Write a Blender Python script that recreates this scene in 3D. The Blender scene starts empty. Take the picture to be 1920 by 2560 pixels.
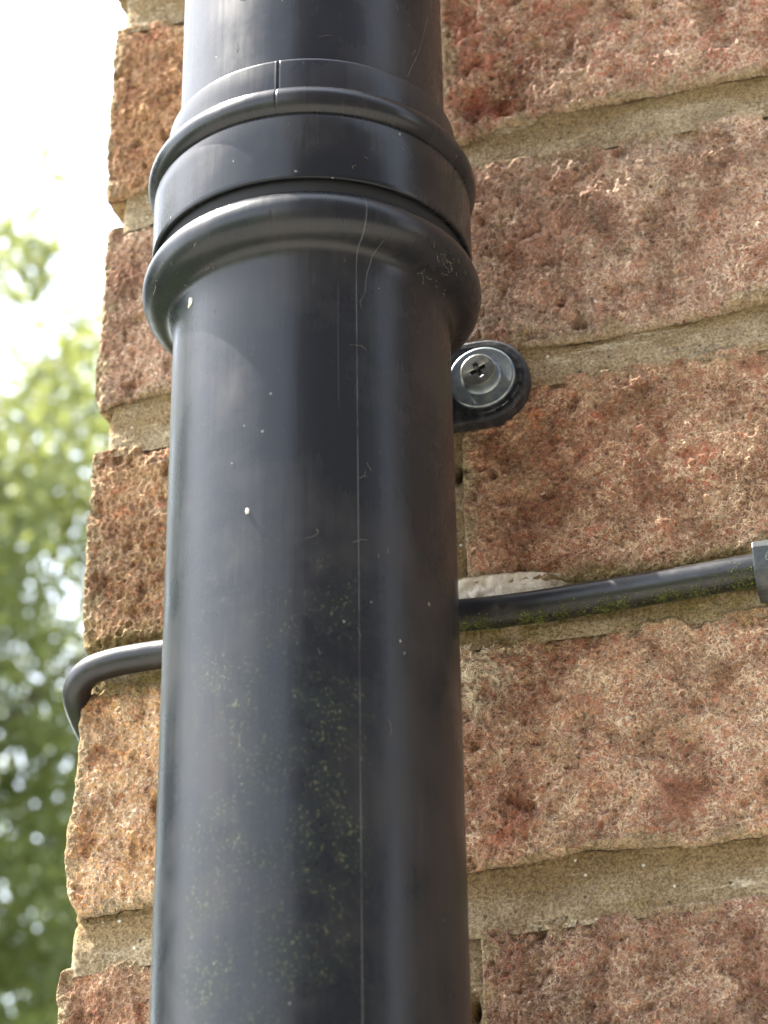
import bpy, math, random
import numpy as np
from mathutils import Vector, Matrix

S = 0.001            # the scene is modelled in millimetres, stored in metres
PI = math.pi
sc = bpy.context.scene
col = sc.collection

# ------------------------------------------------------------------ camera
cam_d = bpy.data.cameras.new('camera')
cam = bpy.data.objects.new('camera', cam_d)
col.objects.link(cam)
YAW, PITCH, ROLL = -0.27373, 0.48005, -0.01438
F = Vector((math.sin(YAW)*math.cos(PITCH), math.cos(YAW)*math.cos(PITCH), math.sin(PITCH)))
R_ = Vector((math.cos(YAW), -math.sin(YAW), 0))
U_ = R_.cross(F)
R2 = R_*math.cos(ROLL) + U_*math.sin(ROLL)
U2 = -R_*math.sin(ROLL) + U_*math.cos(ROLL)
m = Matrix((R2, U2, -F)).transposed().to_4x4()
m.translation = Vector((0.145434, -0.454935, 0.0))
cam.matrix_world = m
cam_d.sensor_fit = 'VERTICAL'
cam_d.sensor_height = 24.0
cam_d.lens = 5700/2560*24.0
cam_d.clip_start = 0.01
cam_d.clip_end = 600
cam_d.dof.use_dof = True
cam_d.dof.focus_distance = 0.565
cam_d.dof.aperture_fstop = 15.0
sc.camera = cam

# ------------------------------------------------------------------ world, sun, exposure
SUN_EL, SUN_AZ = math.radians(60), math.radians(-90.7)   # azimuth from +Y towards +X
sd = Vector((math.sin(SUN_AZ)*math.cos(SUN_EL), math.cos(SUN_AZ)*math.cos(SUN_EL), math.sin(SUN_EL)))
w = bpy.data.worlds.new('World'); sc.world = w; w.use_nodes = True
nt = w.node_tree; nt.nodes.clear()
sky = nt.nodes.new('ShaderNodeTexSky'); sky.sky_type = 'NISHITA'
sky.sun_disc = False; sky.sun_elevation = SUN_EL; sky.sun_rotation = SUN_AZ
sky.air_density = 1.0; sky.dust_density = 1.6; sky.ozone_density = 1.0
hs = nt.nodes.new('ShaderNodeHueSaturation'); hs.inputs['Saturation'].default_value = 0.42
bg = nt.nodes.new('ShaderNodeBackground'); bg.inputs['Strength'].default_value = 0.15
wo = nt.nodes.new('ShaderNodeOutputWorld')
nt.links.new(sky.outputs[0], hs.inputs['Color']); nt.links.new(hs.outputs[0], bg.inputs[0]); nt.links.new(bg.outputs[0], wo.inputs[0])
sl = bpy.data.lights.new('sun', 'SUN'); sl.energy = 3.5; sl.angle = math.radians(0.53); sl.color = (1.0, 0.94, 0.84)
so = bpy.data.objects.new('sun', sl); col.objects.link(so)
so.rotation_euler = sd.to_track_quat('Z', 'Y').to_euler()
sc.view_settings.view_transform = 'Standard'; sc.view_settings.look = 'None'
sc.view_settings.gamma = 1.0; sc.view_settings.use_curve_mapping = False
sc.view_settings.exposure = 2.65

# ------------------------------------------------------------------ noise (numpy)
_rs = np.random.RandomState(7)
_perm = np.concatenate([_rs.permutation(256)]*3)
_g = _rs.normal(size=(256, 3)); _g /= np.linalg.norm(_g, axis=1)[:, None]
def pn(x, y, z):
    xi, yi, zi = np.floor(x).astype(int), np.floor(y).astype(int), np.floor(z).astype(int)
    xf, yf, zf = x-xi, y-yi, z-zi
    u, v, t = [q*q*q*(q*(q*6-15)+10) for q in (xf, yf, zf)]
    xi &= 255; yi &= 255; zi &= 255
    def c(a, b, d):
        g = _g[_perm[_perm[_perm[(xi+a) & 255]+((yi+b) & 255)]+((zi+d) & 255)]]
        return g[..., 0]*(xf-a)+g[..., 1]*(yf-b)+g[..., 2]*(zf-d)
    def L(a, b, s): return a+(b-a)*s
    return L(L(L(c(0,0,0), c(1,0,0), u), L(c(0,1,0), c(1,1,0), u), v),
             L(L(c(0,0,1), c(1,0,1), u), L(c(0,1,1), c(1,1,1), u), v), t)*1.5
def N(x, z, wl, sd_, y=0.0):
    return pn(x/wl+sd_*3.17, z/wl+sd_*1.7, (np.zeros_like(x)+y)/wl+sd_*7.31)
def ss(a, b, x):
    t = np.clip((x-a)/(b-a), 0, 1); return t*t*(3-2*t)

# ------------------------------------------------------------------ object helpers
def mesh_obj(name, verts, faces, mat=None, parent=None, smooth=True, scale=S):
    me = bpy.data.meshes.new(name)
    v = np.asarray(verts, dtype=np.float64)*scale
    me.from_pydata(v.tolist() if len(v) < 5000 else list(map(tuple, v)), [], faces if isinstance(faces, list) else faces.tolist())
    me.validate(); me.update()
    if mat: me.materials.append(mat)
    me.polygons.foreach_set('use_smooth', [smooth]*len(me.polygons))
    o = bpy.data.objects.new(name, me); col.objects.link(o)
    if parent: o.parent = parent
    return o
def tag(o, label=None, cat=None, group=None, kind=None):
    if label: o['label'] = label
    if cat: o['category'] = cat
    if group: o['group'] = group
    if kind: o['kind'] = kind
    return o
def empty(name, loc=(0, 0, 0)):
    o = bpy.data.objects.new(name, None); col.objects.link(o)
    o.location = Vector(loc)*S; o.empty_display_size = .02
    return o
def grid_faces(nu, nv, off=0, wrap=False, flip=False):
    f = []
    i, j = np.meshgrid(np.arange(nu if wrap else nu-1), np.arange(nv-1), indexing='ij')
    a = i*nv+j; b = ((i+1) % nu)*nv+j
    q = np.stack([a, b, b+1, a+1], -1).reshape(-1, 4)+off
    return q[:, ::-1] if flip else q
class MB:                                   # small mesh collector (mm)
    def __init__(s): s.v = []; s.f = []
    def box(s, x0, x1, y0, y1, z0, z1):
        o = len(s.v)
        s.v += [(x, y, z) for x in (x0, x1) for y in (y0, y1) for z in (z0, z1)]
        for q in ((0,1,3,2), (4,6,7,5), (0,4,5,1), (2,3,7,6), (0,2,6,4), (1,5,7,3)): s.f.append([o+k for k in q])
        return s
    def tube(s, pts, r, n=12, cap=True):
        pts = [Vector(p) for p in pts]; o = len(s.v); k = len(pts)
        up = Vector((0, 0, 1)); prev = None
        for i, p in enumerate(pts):
            t = (pts[min(i+1, k-1)]-pts[max(i-1, 0)]).normalized()
            if prev is None:
                a = up if abs(t.z) < .9 else Vector((1, 0, 0))
                nx = t.cross(a).normalized()
            else: nx = (prev-t*prev.dot(t)).normalized()
            prev = nx; ny = t.cross(nx)
            rr = r[i] if isinstance(r, (list, tuple)) else r
            for q in range(n):
                a = 2*PI*q/n; v = p+(nx*math.cos(a)+ny*math.sin(a))*rr
                s.v.append(tuple(v))
        for i in range(k-1):
            for q in range(n):
                s.f.append([o+i*n+q, o+i*n+(q+1) % n, o+(i+1)*n+(q+1) % n, o+(i+1)*n+q])
        if cap:
            s.f.append([o+q for q in range(n)][::-1]); s.f.append([o+(k-1)*n+q for q in range(n)])
        return s
    def lathe_y(s, prof, cx, cz, n=64, cap=True):       # profile of (radius, y) round an axis along y
        o = len(s.v); k = len(prof)
        for r, y in prof:
            for q in range(n):
                a = 2*PI*q/n; s.v.append((cx+r*math.cos(a), y, cz+r*math.sin(a)))
        for i in range(k-1):
            for q in range(n): s.f.append([o+i*n+q, o+(i+1)*n+q, o+(i+1)*n+(q+1) % n, o+i*n+(q+1) % n])
        if cap: s.f.append([o+(k-1)*n+q for q in range(n)][::-1])
        return s
    def build(s, name, mat, parent=None, smooth=False): return mesh_obj(name, s.v, s.f, mat, parent, smooth)

# ------------------------------------------------------------------ material helpers
class NT:
    def __init__(s, name):
        s.m = bpy.data.materials.new(name); s.m.use_nodes = True
        s.t = s.m.node_tree; s.t.nodes.clear()
        s.out = s.n('ShaderNodeOutputMaterial'); s.b = s.n('ShaderNodeBsdfPrincipled')
        s.l(s.b.outputs[0], s.out.inputs[0])
        s.co = s.n('ShaderNodeTexCoord').outputs['Object']
    def n(s, t, **k):
        x = s.t.nodes.new(t)
        for a, b in k.items(): setattr(x, a, b)
        return x
    def l(s, a, b): s.t.links.new(a, b)
    def put(s, v, sock):
        if hasattr(v, 'is_linked') or hasattr(v, 'links'): s.l(v, sock)
        elif isinstance(v, (tuple, list)) and len(v) == 3 and sock.type == 'RGBA': sock.default_value = (*v, 1)
        else: sock.default_value = v
    def noise(s, scale, detail=2, rough=.5, off=(0, 0, 0), stretch=None, dist=0.0, co=None):
        mp = s.n('ShaderNodeMapping'); s.l(co or s.co, mp.inputs[0])
        mp.inputs['Location'].default_value = off
        if stretch: mp.inputs['Scale'].default_value = stretch
        t = s.n('ShaderNodeTexNoise'); s.l(mp.outputs[0], t.inputs['Vector'])
        t.inputs['Scale'].default_value = scale; t.inputs['Detail'].default_value = detail
        t.inputs['Roughness'].default_value = rough; t.inputs['Distortion'].default_value = dist
        return t.outputs['Fac']
    def voro(s, scale, feature='F1', off=(0, 0, 0), out='Distance'):
        mp = s.n('ShaderNodeMapping'); s.l(s.co, mp.inputs[0]); mp.inputs['Location'].default_value = off
        t = s.n('ShaderNodeTexVoronoi', feature=feature); s.l(mp.outputs[0], t.inputs['Vector'])
        t.inputs['Scale'].default_value = scale
        return t.outputs[out]
    def mr(s, v, a, b, c=0., d=1., smooth=True):
        x = s.n('ShaderNodeMapRange'); x.interpolation_type = 'SMOOTHSTEP' if smooth else 'LINEAR'
        s.put(v, x.inputs[0])
        for i, q in enumerate((a, b, c, d)): s.put(q, x.inputs[i+1])
        return x.outputs[0]
    def ma(s, op, a, b=0., c=0., clamp=False):
        x = s.n('ShaderNodeMath', operation=op, use_clamp=clamp)
        s.put(a, x.inputs[0]); s.put(b, x.inputs[1]); s.put(c, x.inputs[2])
        return x.outputs[0]
    def mix(s, f, a, b, mode='MIX'):
        x = s.n('ShaderNodeMix', data_type='RGBA', blend_type=mode)
        s.put(f, x.inputs[0]); s.put(a, x.inputs[6]); s.put(b, x.inputs[7])
        return x.outputs[2]
    def bump(s, h, dist, strength=1., normal=None):
        x = s.n('ShaderNodeBump'); s.put(h, x.inputs['Height']); x.inputs['Distance'].default_value = dist
        x.inputs['Strength'].default_value = strength
        if normal: s.l(normal, x.inputs['Normal'])
        return x.outputs[0]
    def xyz(s):
        x = s.n('ShaderNodeSeparateXYZ'); s.l(s.co, x.inputs[0]); return x.outputs
    def set(s, **k):
        for a, v in k.items(): s.put(v, s.b.inputs[a.replace('_', ' ')])
        return s.m
def plain(name, c, rough=.6, metal=0., var=.25, sc_=40., bump=0.):
    t = NT(name); n = t.noise(sc_, 4, .6)
    dark = tuple(q*(1-var) for q in c); light = tuple(min(1, q*(1+var)) for q in c)
    if bump: t.l(t.bump(n, bump), t.b.inputs['Normal'])
    return t.set(Base_Color=t.mix(t.mr(n, .3, .7), dark, light), Roughness=rough, Metallic=metal)

def brick_mat(name, c1, c2, c3, spot, fil, fil_amt, seed, grey=(.26, .235, .20), grey_amt=.5, leftc=None, moss=1.0, sunlit_froth=False, bare=None):
    """rough fired clay: patches of body colour, bare spots, a pale crusty network round open pores, crumbs, mortar smears at the edges"""
    t = NT(name); o = (seed*.313, seed*.171, seed*.727)
    x, y, z = t.xyz()
    at = t.n('ShaderNodeAttribute', attribute_name='edge'); ed = at.outputs['Fac']
    base = t.mix(t.mr(t.noise(34, 4, .65, o), .40, .60), c1, c2)
    base = t.mix(t.mr(t.noise(95, 4, .7, (o[1], o[2], o[0])), .48, .60), base, c3)
    if leftc:
        base = t.mix(t.mr(t.ma('ADD', t.ma('MULTIPLY', x, -1.0), t.ma('MULTIPLY', t.noise(40, 3, .6, o), .05)), .02, .08), base, leftc)
    base = t.mix(t.ma('MULTIPLY', t.mr(t.noise(48, 5, .7, (o[2], 1+o[0], o[1])), .48, .62), grey_amt), base, grey)
    base = t.mix(t.mr(t.noise(85, 3, .6, (3+o[2], o[0], o[1])), .62, .72, 0, .8), base, spot)
    base = t.mix(t.mr(t.noise(300, 3, .6, (5+o[2], o[0], o[1])), .52, .64, 0, .6), base, c1)
    base = t.mix(t.mr(t.noise(260, 3, .6, (8+o[2], o[0], o[1])), .54, .66, 0, .55), base, spot)
    g = t.noise(1100, 3, .75, o)
    base = t.mix(t.mr(g, .3, .7), t.mix(1.0, base, (.50, .44, .40), 'MULTIPLY'), t.mix(1.0, base, (1.35, 1.33, 1.3), 'MULTIPLY'))
    crust = 1.0
    if bare:                               # bare clay patches where the fired skin has come off: (x, z, radius, colour)
        for bx, bz, brd, bcol in bare:
            dx = t.ma('SUBTRACT', x, bx*S); dz = t.ma('SUBTRACT', z, bz*S)
            dd = t.ma('SQRT', t.ma('ADD', t.ma('MULTIPLY', dx, dx), t.ma('MULTIPLY', dz, dz)))
            dd = t.ma('ADD', dd, t.ma('MULTIPLY', t.ma('SUBTRACT', t.noise(150, 6, .8, (bx, bz, 1), dist=.6), .5), brd*S*5.5))
            k_ = t.mr(dd, brd*S*.45, brd*S*1.15, .8, 0.)
            base = t.mix(k_, base, t.mix(t.mr(g, .3, .7), tuple(q*.7 for q in bcol), bcol))
            crust = t.ma('MULTIPLY', crust, t.ma('SUBTRACT', 1., t.ma('MULTIPLY', k_, .7)))
    # warped coordinates for the crust network
    def warp(sc1, amt, sd):
        nz = t.n('ShaderNodeTexNoise'); nz.inputs['Scale'].default_value = sc1; nz.inputs['Detail'].default_value = 2
        mp = t.n('ShaderNodeMapping'); t.l(t.co, mp.inputs[0]); mp.inputs['Location'].default_value = (sd, sd*.7, sd*1.3); t.l(mp.outputs[0], nz.inputs['Vector'])
        sub = t.n('ShaderNodeVectorMath', operation='SUBTRACT'); t.l(nz.outputs['Color'], sub.inputs[0]); sub.inputs[1].default_value = (.5, .5, .5)
        sc_ = t.n('ShaderNodeVectorMath', operation='SCALE'); t.l(sub.outputs[0], sc_.inputs[0]); sc_.inputs['Scale'].default_value = amt
        ad = t.n('ShaderNodeVectorMath', operation='ADD'); t.l(mp.outputs[0], ad.inputs[0]); t.l(sc_.outputs[0], ad.inputs[1])
        return ad.outputs[0]
    wc = warp(420, .0034, seed)
    def vor(sc1, feat):
        v = t.n('ShaderNodeTexVoronoi', feature=feat); v.inputs['Scale'].default_value = sc1; t.l(wc, v.inputs['Vector']); return v
    net = t.mr(vor(560, 'DISTANCE_TO_EDGE').outputs['Distance'], .02, .15, 1., 0.)
    net2 = t.mr(vor(930, 'DISTANCE_TO_EDGE').outputs['Distance'], .02, .16, 1., 0.)
    n1 = t.noise(620, 2, .6, (o[1]+5, o[0], o[2]), dist=.8)
    r1 = t.ma('SUBTRACT', 1., t.ma('MULTIPLY', t.ma('ABSOLUTE', t.ma('SUBTRACT', n1, .5)), 20.), clamp=True)
    sel = t.mr(t.noise(110, 3, .6, (o[2]+1, o[1], o[0])), .42, .58)
    rid = t.ma('MAXIMUM', t.ma('MAXIMUM', t.ma('MULTIPLY', net, sel), t.ma('MULTIPLY', net2, t.ma('SUBTRACT', 1., t.ma('MULTIPLY', sel, .5)))), t.ma('MULTIPLY', r1, .8))
    rid = t.ma('MULTIPLY', rid, t.mr(t.noise(800, 2, .6, (o[0]+6, o[2], o[1])), .36, .56, .15, 1.))
    patch = t.mr(t.noise(62, 5, .7, (o[0]+2, o[2]+4, o[1])), .36, .58, .30, 1.)
    f = t.ma('MULTIPLY', t.ma('MULTIPLY', rid, patch), t.mr(x, .015, .110, fil_amt*1.45, fil_amt*2.3), clamp=True)
    f = t.ma('MULTIPLY', f, crust)
    base = t.mix(f, base, fil)
    mo_ = t.noise(70, 5, .7, (o[0]+12, o[2]+1, o[1]+5))
    base = t.mix(t.mr(mo_, .36, .60), t.mix(1.0, base, (.58, .50, .46), 'MULTIPLY'), t.mix(1.0, base, (1.06, 1.04, 1.02), 'MULTIPLY'))
    # open pores, of quite different sizes
    vp = vor(480, 'F1'); pr = t.n('ShaderNodeSeparateColor'); t.l(vp.outputs['Color'], pr.inputs[0])
    pore = t.ma('MULTIPLY', t.mr(vp.outputs['Distance'], .16, .34, 1., 0.), t.mr(pr.outputs[0], .45, .75))
    base = t.mix(t.ma('MULTIPLY', pore, .55), base, (.09, .055, .04))
    vc = t.n('ShaderNodeTexVoronoi'); vc.inputs['Scale'].default_value = 300; t.l(warp(700, .0015, seed+4), vc.inputs['Vector'])
    pc = t.n('ShaderNodeSeparateColor'); t.l(vc.outputs['Color'], pc.inputs[0])
    base = t.mix(t.ma('MULTIPLY', t.mr(vc.outputs['Distance'], .12, .22, .9, 0.), t.mr(pc.outputs[1], .90, .93)), base, (.72, .66, .55))
    # thin mortar smeared over the arrises
    sme = t.mr(t.ma('ADD', ed, t.ma('MULTIPLY', t.ma('SUBTRACT', t.noise(120, 5, .75, (o[1], 4, o[0])), .5), -26.)), .2, 4.2, .85, 0.)
    base = t.mix(sme, base, t.mix(t.mr(g, .35, .65), (.24, .18, .10), (.50, .42, .29)))
    d = t.ma('ABSOLUTE', t.ma('SUBTRACT', z, .2490))
    d = t.ma('ADD', d, t.ma('MULTIPLY', t.ma('SUBTRACT', t.noise(150, 4, .7, o), .5), -.020))
    base = t.mix(t.mr(d, .006, .012, .7*moss, 0.), base, t.mix(t.mr(g, .35, .65), (.11, .09, .03), (.33, .26, .11)))
    hh = t.ma('ADD', t.ma('MULTIPLY', rid, .55), t.ma('MULTIPLY', g, .6)); hh = t.ma('SUBTRACT', hh, t.ma('MULTIPLY', pore, .8))
    if sunlit_froth:                              # lumpy mortar beside the pipe, with its sunlit brightness put into the colour
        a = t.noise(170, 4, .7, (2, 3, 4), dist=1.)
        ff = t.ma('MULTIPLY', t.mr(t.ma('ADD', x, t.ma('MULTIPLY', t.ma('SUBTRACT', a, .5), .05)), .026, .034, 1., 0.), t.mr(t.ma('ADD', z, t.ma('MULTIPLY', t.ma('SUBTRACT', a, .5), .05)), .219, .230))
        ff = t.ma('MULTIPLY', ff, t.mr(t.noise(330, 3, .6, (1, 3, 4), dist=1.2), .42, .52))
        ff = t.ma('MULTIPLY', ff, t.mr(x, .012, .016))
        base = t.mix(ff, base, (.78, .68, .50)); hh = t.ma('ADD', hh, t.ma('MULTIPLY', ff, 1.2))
    t.l(t.bump(hh, .0009, 1.0), t.b.inputs['Normal'])
    base = t.mix(1.0, base, (1.03, .96, .875), 'MULTIPLY')
    t.b.inputs['Specular IOR Level'].default_value = .2
    return t.set(Base_Color=base, Roughness=.93)

def mortar_mat():
    t = NT('lime_mortar')
    x, y, z = t.xyz()
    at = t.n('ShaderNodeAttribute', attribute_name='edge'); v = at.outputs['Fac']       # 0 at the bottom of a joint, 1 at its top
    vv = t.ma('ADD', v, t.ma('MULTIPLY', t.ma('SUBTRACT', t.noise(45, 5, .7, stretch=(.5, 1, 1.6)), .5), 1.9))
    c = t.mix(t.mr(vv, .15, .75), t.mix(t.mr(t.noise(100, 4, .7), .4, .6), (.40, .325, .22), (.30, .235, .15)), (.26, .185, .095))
    c = t.mix(t.mr(t.noise(70, 5, .75, (7, 1, 2), stretch=(.35, 1, 1.8)), .56, .66, 0, .8), c, (.55, .49, .36))
    c = t.mix(t.mr(t.noise(60, 5, .75, (2, 6, 2), stretch=(.5, 1, 1.5)), .58, .68, 0, .6), c, (.21, .18, .14))
    g = t.noise(1300, 4, .8)
    c = t.mix(t.mr(g, .3, .7), t.mix(1.0, c, (.42, .38, .33), 'MULTIPLY'), t.mix(1.0, c, (1.5, 1.48, 1.42), 'MULTIPLY'))
    vc = t.n('ShaderNodeTexVoronoi'); vc.inputs['Scale'].default_value = 420; t.l(t.co, vc.inputs['Vector'])
    pc = t.n('ShaderNodeSeparateColor'); t.l(vc.outputs['Color'], pc.inputs[0])
    grain = t.mr(vc.outputs['Distance'], .14, .24, 1., 0.)
    c = t.mix(t.ma('MULTIPLY', grain, t.mr(pc.outputs[0], .90, .93)), c, (.70, .66, .56))
    c = t.mix(t.ma('MULTIPLY', grain, t.mr(pc.outputs[1], .90, .93, 0, .8)), c, (.06, .05, .04))
    d = t.ma('ABSOLUTE', t.ma('SUBTRACT', z, .2490))
    c = t.mix(t.ma('MULTIPLY', t.mr(d, .005, .012, .9, 0.), t.mr(t.noise(120, 4, .7, (4, 4, 1)), .38, .56)), c, t.mix(t.mr(g, .35, .65), (.10, .08, .025), (.32, .25, .09)))
    # mortar smear above the cable, right of the pipe; sunlight painted in as cream
    wob = t.ma('MULTIPLY', t.ma('SUBTRACT', t.noise(260, 4, .7, (3, 3, 3)), .5), .02)
    sm = t.ma('MULTIPLY', t.mr(z, .2505, .2515), t.mr(t.ma('ADD', x, wob), .036, .052, 1., 0.))
    sm = t.ma('MULTIPLY', sm, t.mr(x, .010, .014))
    sm = t.ma('MULTIPLY', sm, t.mr(z, .2590, .2600, 1., 0.))
    c = t.mix(sm, c, t.mix(t.mr(g, .3, .6), (.72, .62, .46), (.88, .80, .66)))
    hh = t.ma('ADD', t.ma('MULTIPLY', g, .8), t.ma('MULTIPLY', grain, t.mr(pc.outputs[2], .5, .8, 0., .5)))
    t.l(t.bump(hh, .0009, 1.0), t.b.inputs['Normal'])
    t.b.inputs['Specular IOR Level'].default_value = .2
    return t.set(Base_Color=c, Roughness=.95)

def pipe_mat(name, lichen=True, base=(.011, .013, .017), rough=.23, seed=0.):
    t = NT(name); x, y, z = t.xyz()
    ang = t.ma('ARCTAN2', y, x)
    cb = t.n('ShaderNodeCombineXYZ'); t.l(t.ma('MULTIPLY', ang, .034), cb.inputs[0]); t.l(t.ma('MULTIPLY', z, .04), cb.inputs[1])
    st = t.noise(700, 3, .6, (seed, 0, 0), co=cb.outputs[0])          # drawn vertical streaks
    blot = t.noise(38, 4, .6, (seed, 2, 1))
    dust = t.ma('MULTIPLY', t.mr(blot, .40, .66), t.mr(st, .35, .65, .6, 1.))
    c = t.mix(t.ma('MULTIPLY', dust, .45), base, (.040, .037, .036))
    c = t.mix(t.mr(t.noise(2600, 2, .6, (seed, 4, 1)), .68, .80, 0, .35), c, (.12, .12, .11))      # dust specks
    sp = t.noise(520, 1, .5, (seed+1, 4, 1))
    c = t.mix(t.mr(sp, .80, .83, 0, .5), c, (.35, .34, .31))
    r = t.ma('ADD', rough, t.ma('ADD', t.ma('MULTIPLY', dust, .12), t.ma('MULTIPLY', st, .06)))
    if lichen:
        # green algae specks, thicker low down on the front
        low = t.mr(z, .245, .185)
        side = t.ma('MULTIPLY', t.mr(ang, -2.30, -1.95), t.mr(ang, -1.05, -.80, 1., 0.))
        cl = t.mr(t.noise(90, 4, .65, (9, 1, seed)), .40, .66)
        a = t.ma('MULTIPLY', t.ma('MULTIPLY', low, side), cl)
        sp2 = t.mr(t.noise(1150, 3, .7, (2, 8, seed)), .56, .66)
        big = t.mr(t.noise(460, 3, .7, (5, 8, seed), stretch=(1, 1, .6)), .62, .72)
        c = t.mix(t.ma('MULTIPLY', a, t.ma('MAXIMUM', t.ma('MULTIPLY', sp2, .75), t.ma('MULTIPLY', big, .9))), c, (.15, .14, .075))
        c = t.mix(t.ma('MULTIPLY', a, .35), c, (.012, .020, .015))
        r = t.ma('ADD', r, t.ma('MULTIPLY', a, .14))
        # fine scribed line down the pipe
        ln = t.ma('ABSOLUTE', t.ma('ADD', ang, .9560))
        c = t.mix(t.ma('MULTIPLY', t.mr(ln, .0018, .0042, .6, 0.), t.mr(t.noise(60, 4, .7, (1, 9, 1)), .35, .6, .3, 1.)), c, (.13, .14, .13))
        ln2 = t.ma('MULTIPLY', t.mr(t.ma('ABSOLUTE', t.ma('ADD', ang, t.ma('ADD', 1.07, t.ma('MULTIPLY', t.noise(25, 1, .5), .03)))), .002, .005, .6, 0.),
                   t.ma('MULTIPLY', t.mr(z, .255, .262), t.mr(z, .288, .294, 1., 0.)))
        c = t.mix(t.ma('MULTIPLY', ln2, .3), c, (.12, .12, .11))
    t.l(t.bump(st, .00006, .5, t.bump(t.noise(60, 2, .5, (1, 1, seed)), .0006, .25)), t.b.inputs['Normal'])
    t.b.inputs['Specular IOR Level'].default_value = .29
    return t.set(Base_Color=c, Roughness=r)

# ================================================================== THE WALL
WY = 69.0                                                   # y of the brick faces
wall = tag(empty('brick_wall', (0, 69, -1450)), 'weathered red and brown brick wall corner with wide sandy mortar joints behind the drainpipe', 'wall')
WP = Vector((0, 69, -1450))
def fix(o):                                                  # children keep world coordinates
    o.matrix_parent_inverse = Matrix.Translation(-Vector(o.parent.location)) if o.parent else Matrix()
    return o

JU = {0: [(-90, 482)], 1: [(-84, 403.2), (-74, 404), (-20, 404.3), (12, 402.0), (22, 399.6), (31.6, 402.9), (44, 403.4), (58, 405.1), (81, 405.2), (128, 405.6)],
      2: [(-88, 329.5), (-82, 331.3), (-65, 332.8), (-10, 331), (54, 327.5), (70, 328.0), (86.5, 328.9), (105.8, 331), (140, 330)],
      3: [(-88, 252.3), (-85, 252.5), (-74, 255.1), (-20, 256), (20.6, 257.6), (36, 257.0), (46, 255.6), (56, 254.2), (71, 255.0), (91, 257.4), (140, 257)],
      4: [(-85, 179.3), (-80, 179.4), (-64.6, 180.8), (-10, 181), (18.9, 181), (30, 181.6), (51, 183.4), (75, 181.5), (92.4, 182.6), (140, 182)],
      5: [(-90, 105.5)], 6: [(-90, 30.5)], 7: [(-90, -44)]}
JL = {0: [(-90, 468), (-64, 469), (140, 468)], 1: [(-86.7, 391.6), (-74, 393.7), (0, 392.5), (27, 391.2), (63, 391.7), (88, 392.4), (140, 393)],
      2: [(-88, 315.4), (-65, 317), (42, 317.1), (85, 317.4), (105, 318.1), (140, 318)],
      3: [(-88, 240.2), (-77, 242.6), (-65, 242), (50, 241.8), (78, 241.8), (95, 241.3), (140, 241.5)],
      4: [(-89, 165.5), (-74, 166.7), (-65, 167.1), (25.8, 165.8), (55, 166.8), (83.6, 167.4), (140, 167)],
      5: [(-90, 92)], 6: [(-90, 17)], 7: [(-90, -58)], -1: [(-90, 543)]}
def curve(pts):
    p = np.array(sorted(pts), float); return lambda x: np.interp(x, p[:, 0], p[:, 1])
def curvez(pts):
    p = np.array(sorted([(b, a) for a, b in pts]), float); return lambda z: np.interp(z, p[:, 0], p[:, 1])
LEFT = {'A': [(-86.6, 470), (-87.7, 466.5), (-88.0, 442.8), (-88.3, 432.1), (-88.2, 411.0), (-88.2, 407.8), (-86.9, 402.5), (-83.9, 398.2)],
        'B': [(-84.5, 392.4), (-86.8, 390.9), (-87.2, 386.3), (-87.3, 371.2), (-87.5, 365.5), (-87.7, 354.4), (-88.2, 347.1), (-88.5, 341.6), (-88.4, 335.0), (-86.5, 329.6), (-84.8, 325.7)],
        'C': [(-86.3, 316.6), (-87.7, 315.0), (-88.0, 307.1), (-88.0, 292.3), (-88.1, 280.5), (-88.3, 268.9), (-88.2, 257.4), (-87.3, 254.6), (-85.2, 252.0)],
        'D': [(-86.4, 241.2), (-88.4, 239.0), (-87.6, 235.2), (-87.6, 231.0), (-87.7, 222.5), (-87.9, 219.1), (-88.4, 209.2), (-89.4, 202.7), (-89.8, 194.5), (-89.4, 188.1), (-88.0, 183.8), (-85.2, 179.3)],
        'E': [(-87.2, 166.5), (-89.3, 164.6), (-89.8, 159.8), (-89.7, 155.3), (-89.4, 151.8), (-89.0, 105)]}
def const(v): return lambda q: np.zeros_like(q)+v

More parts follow.
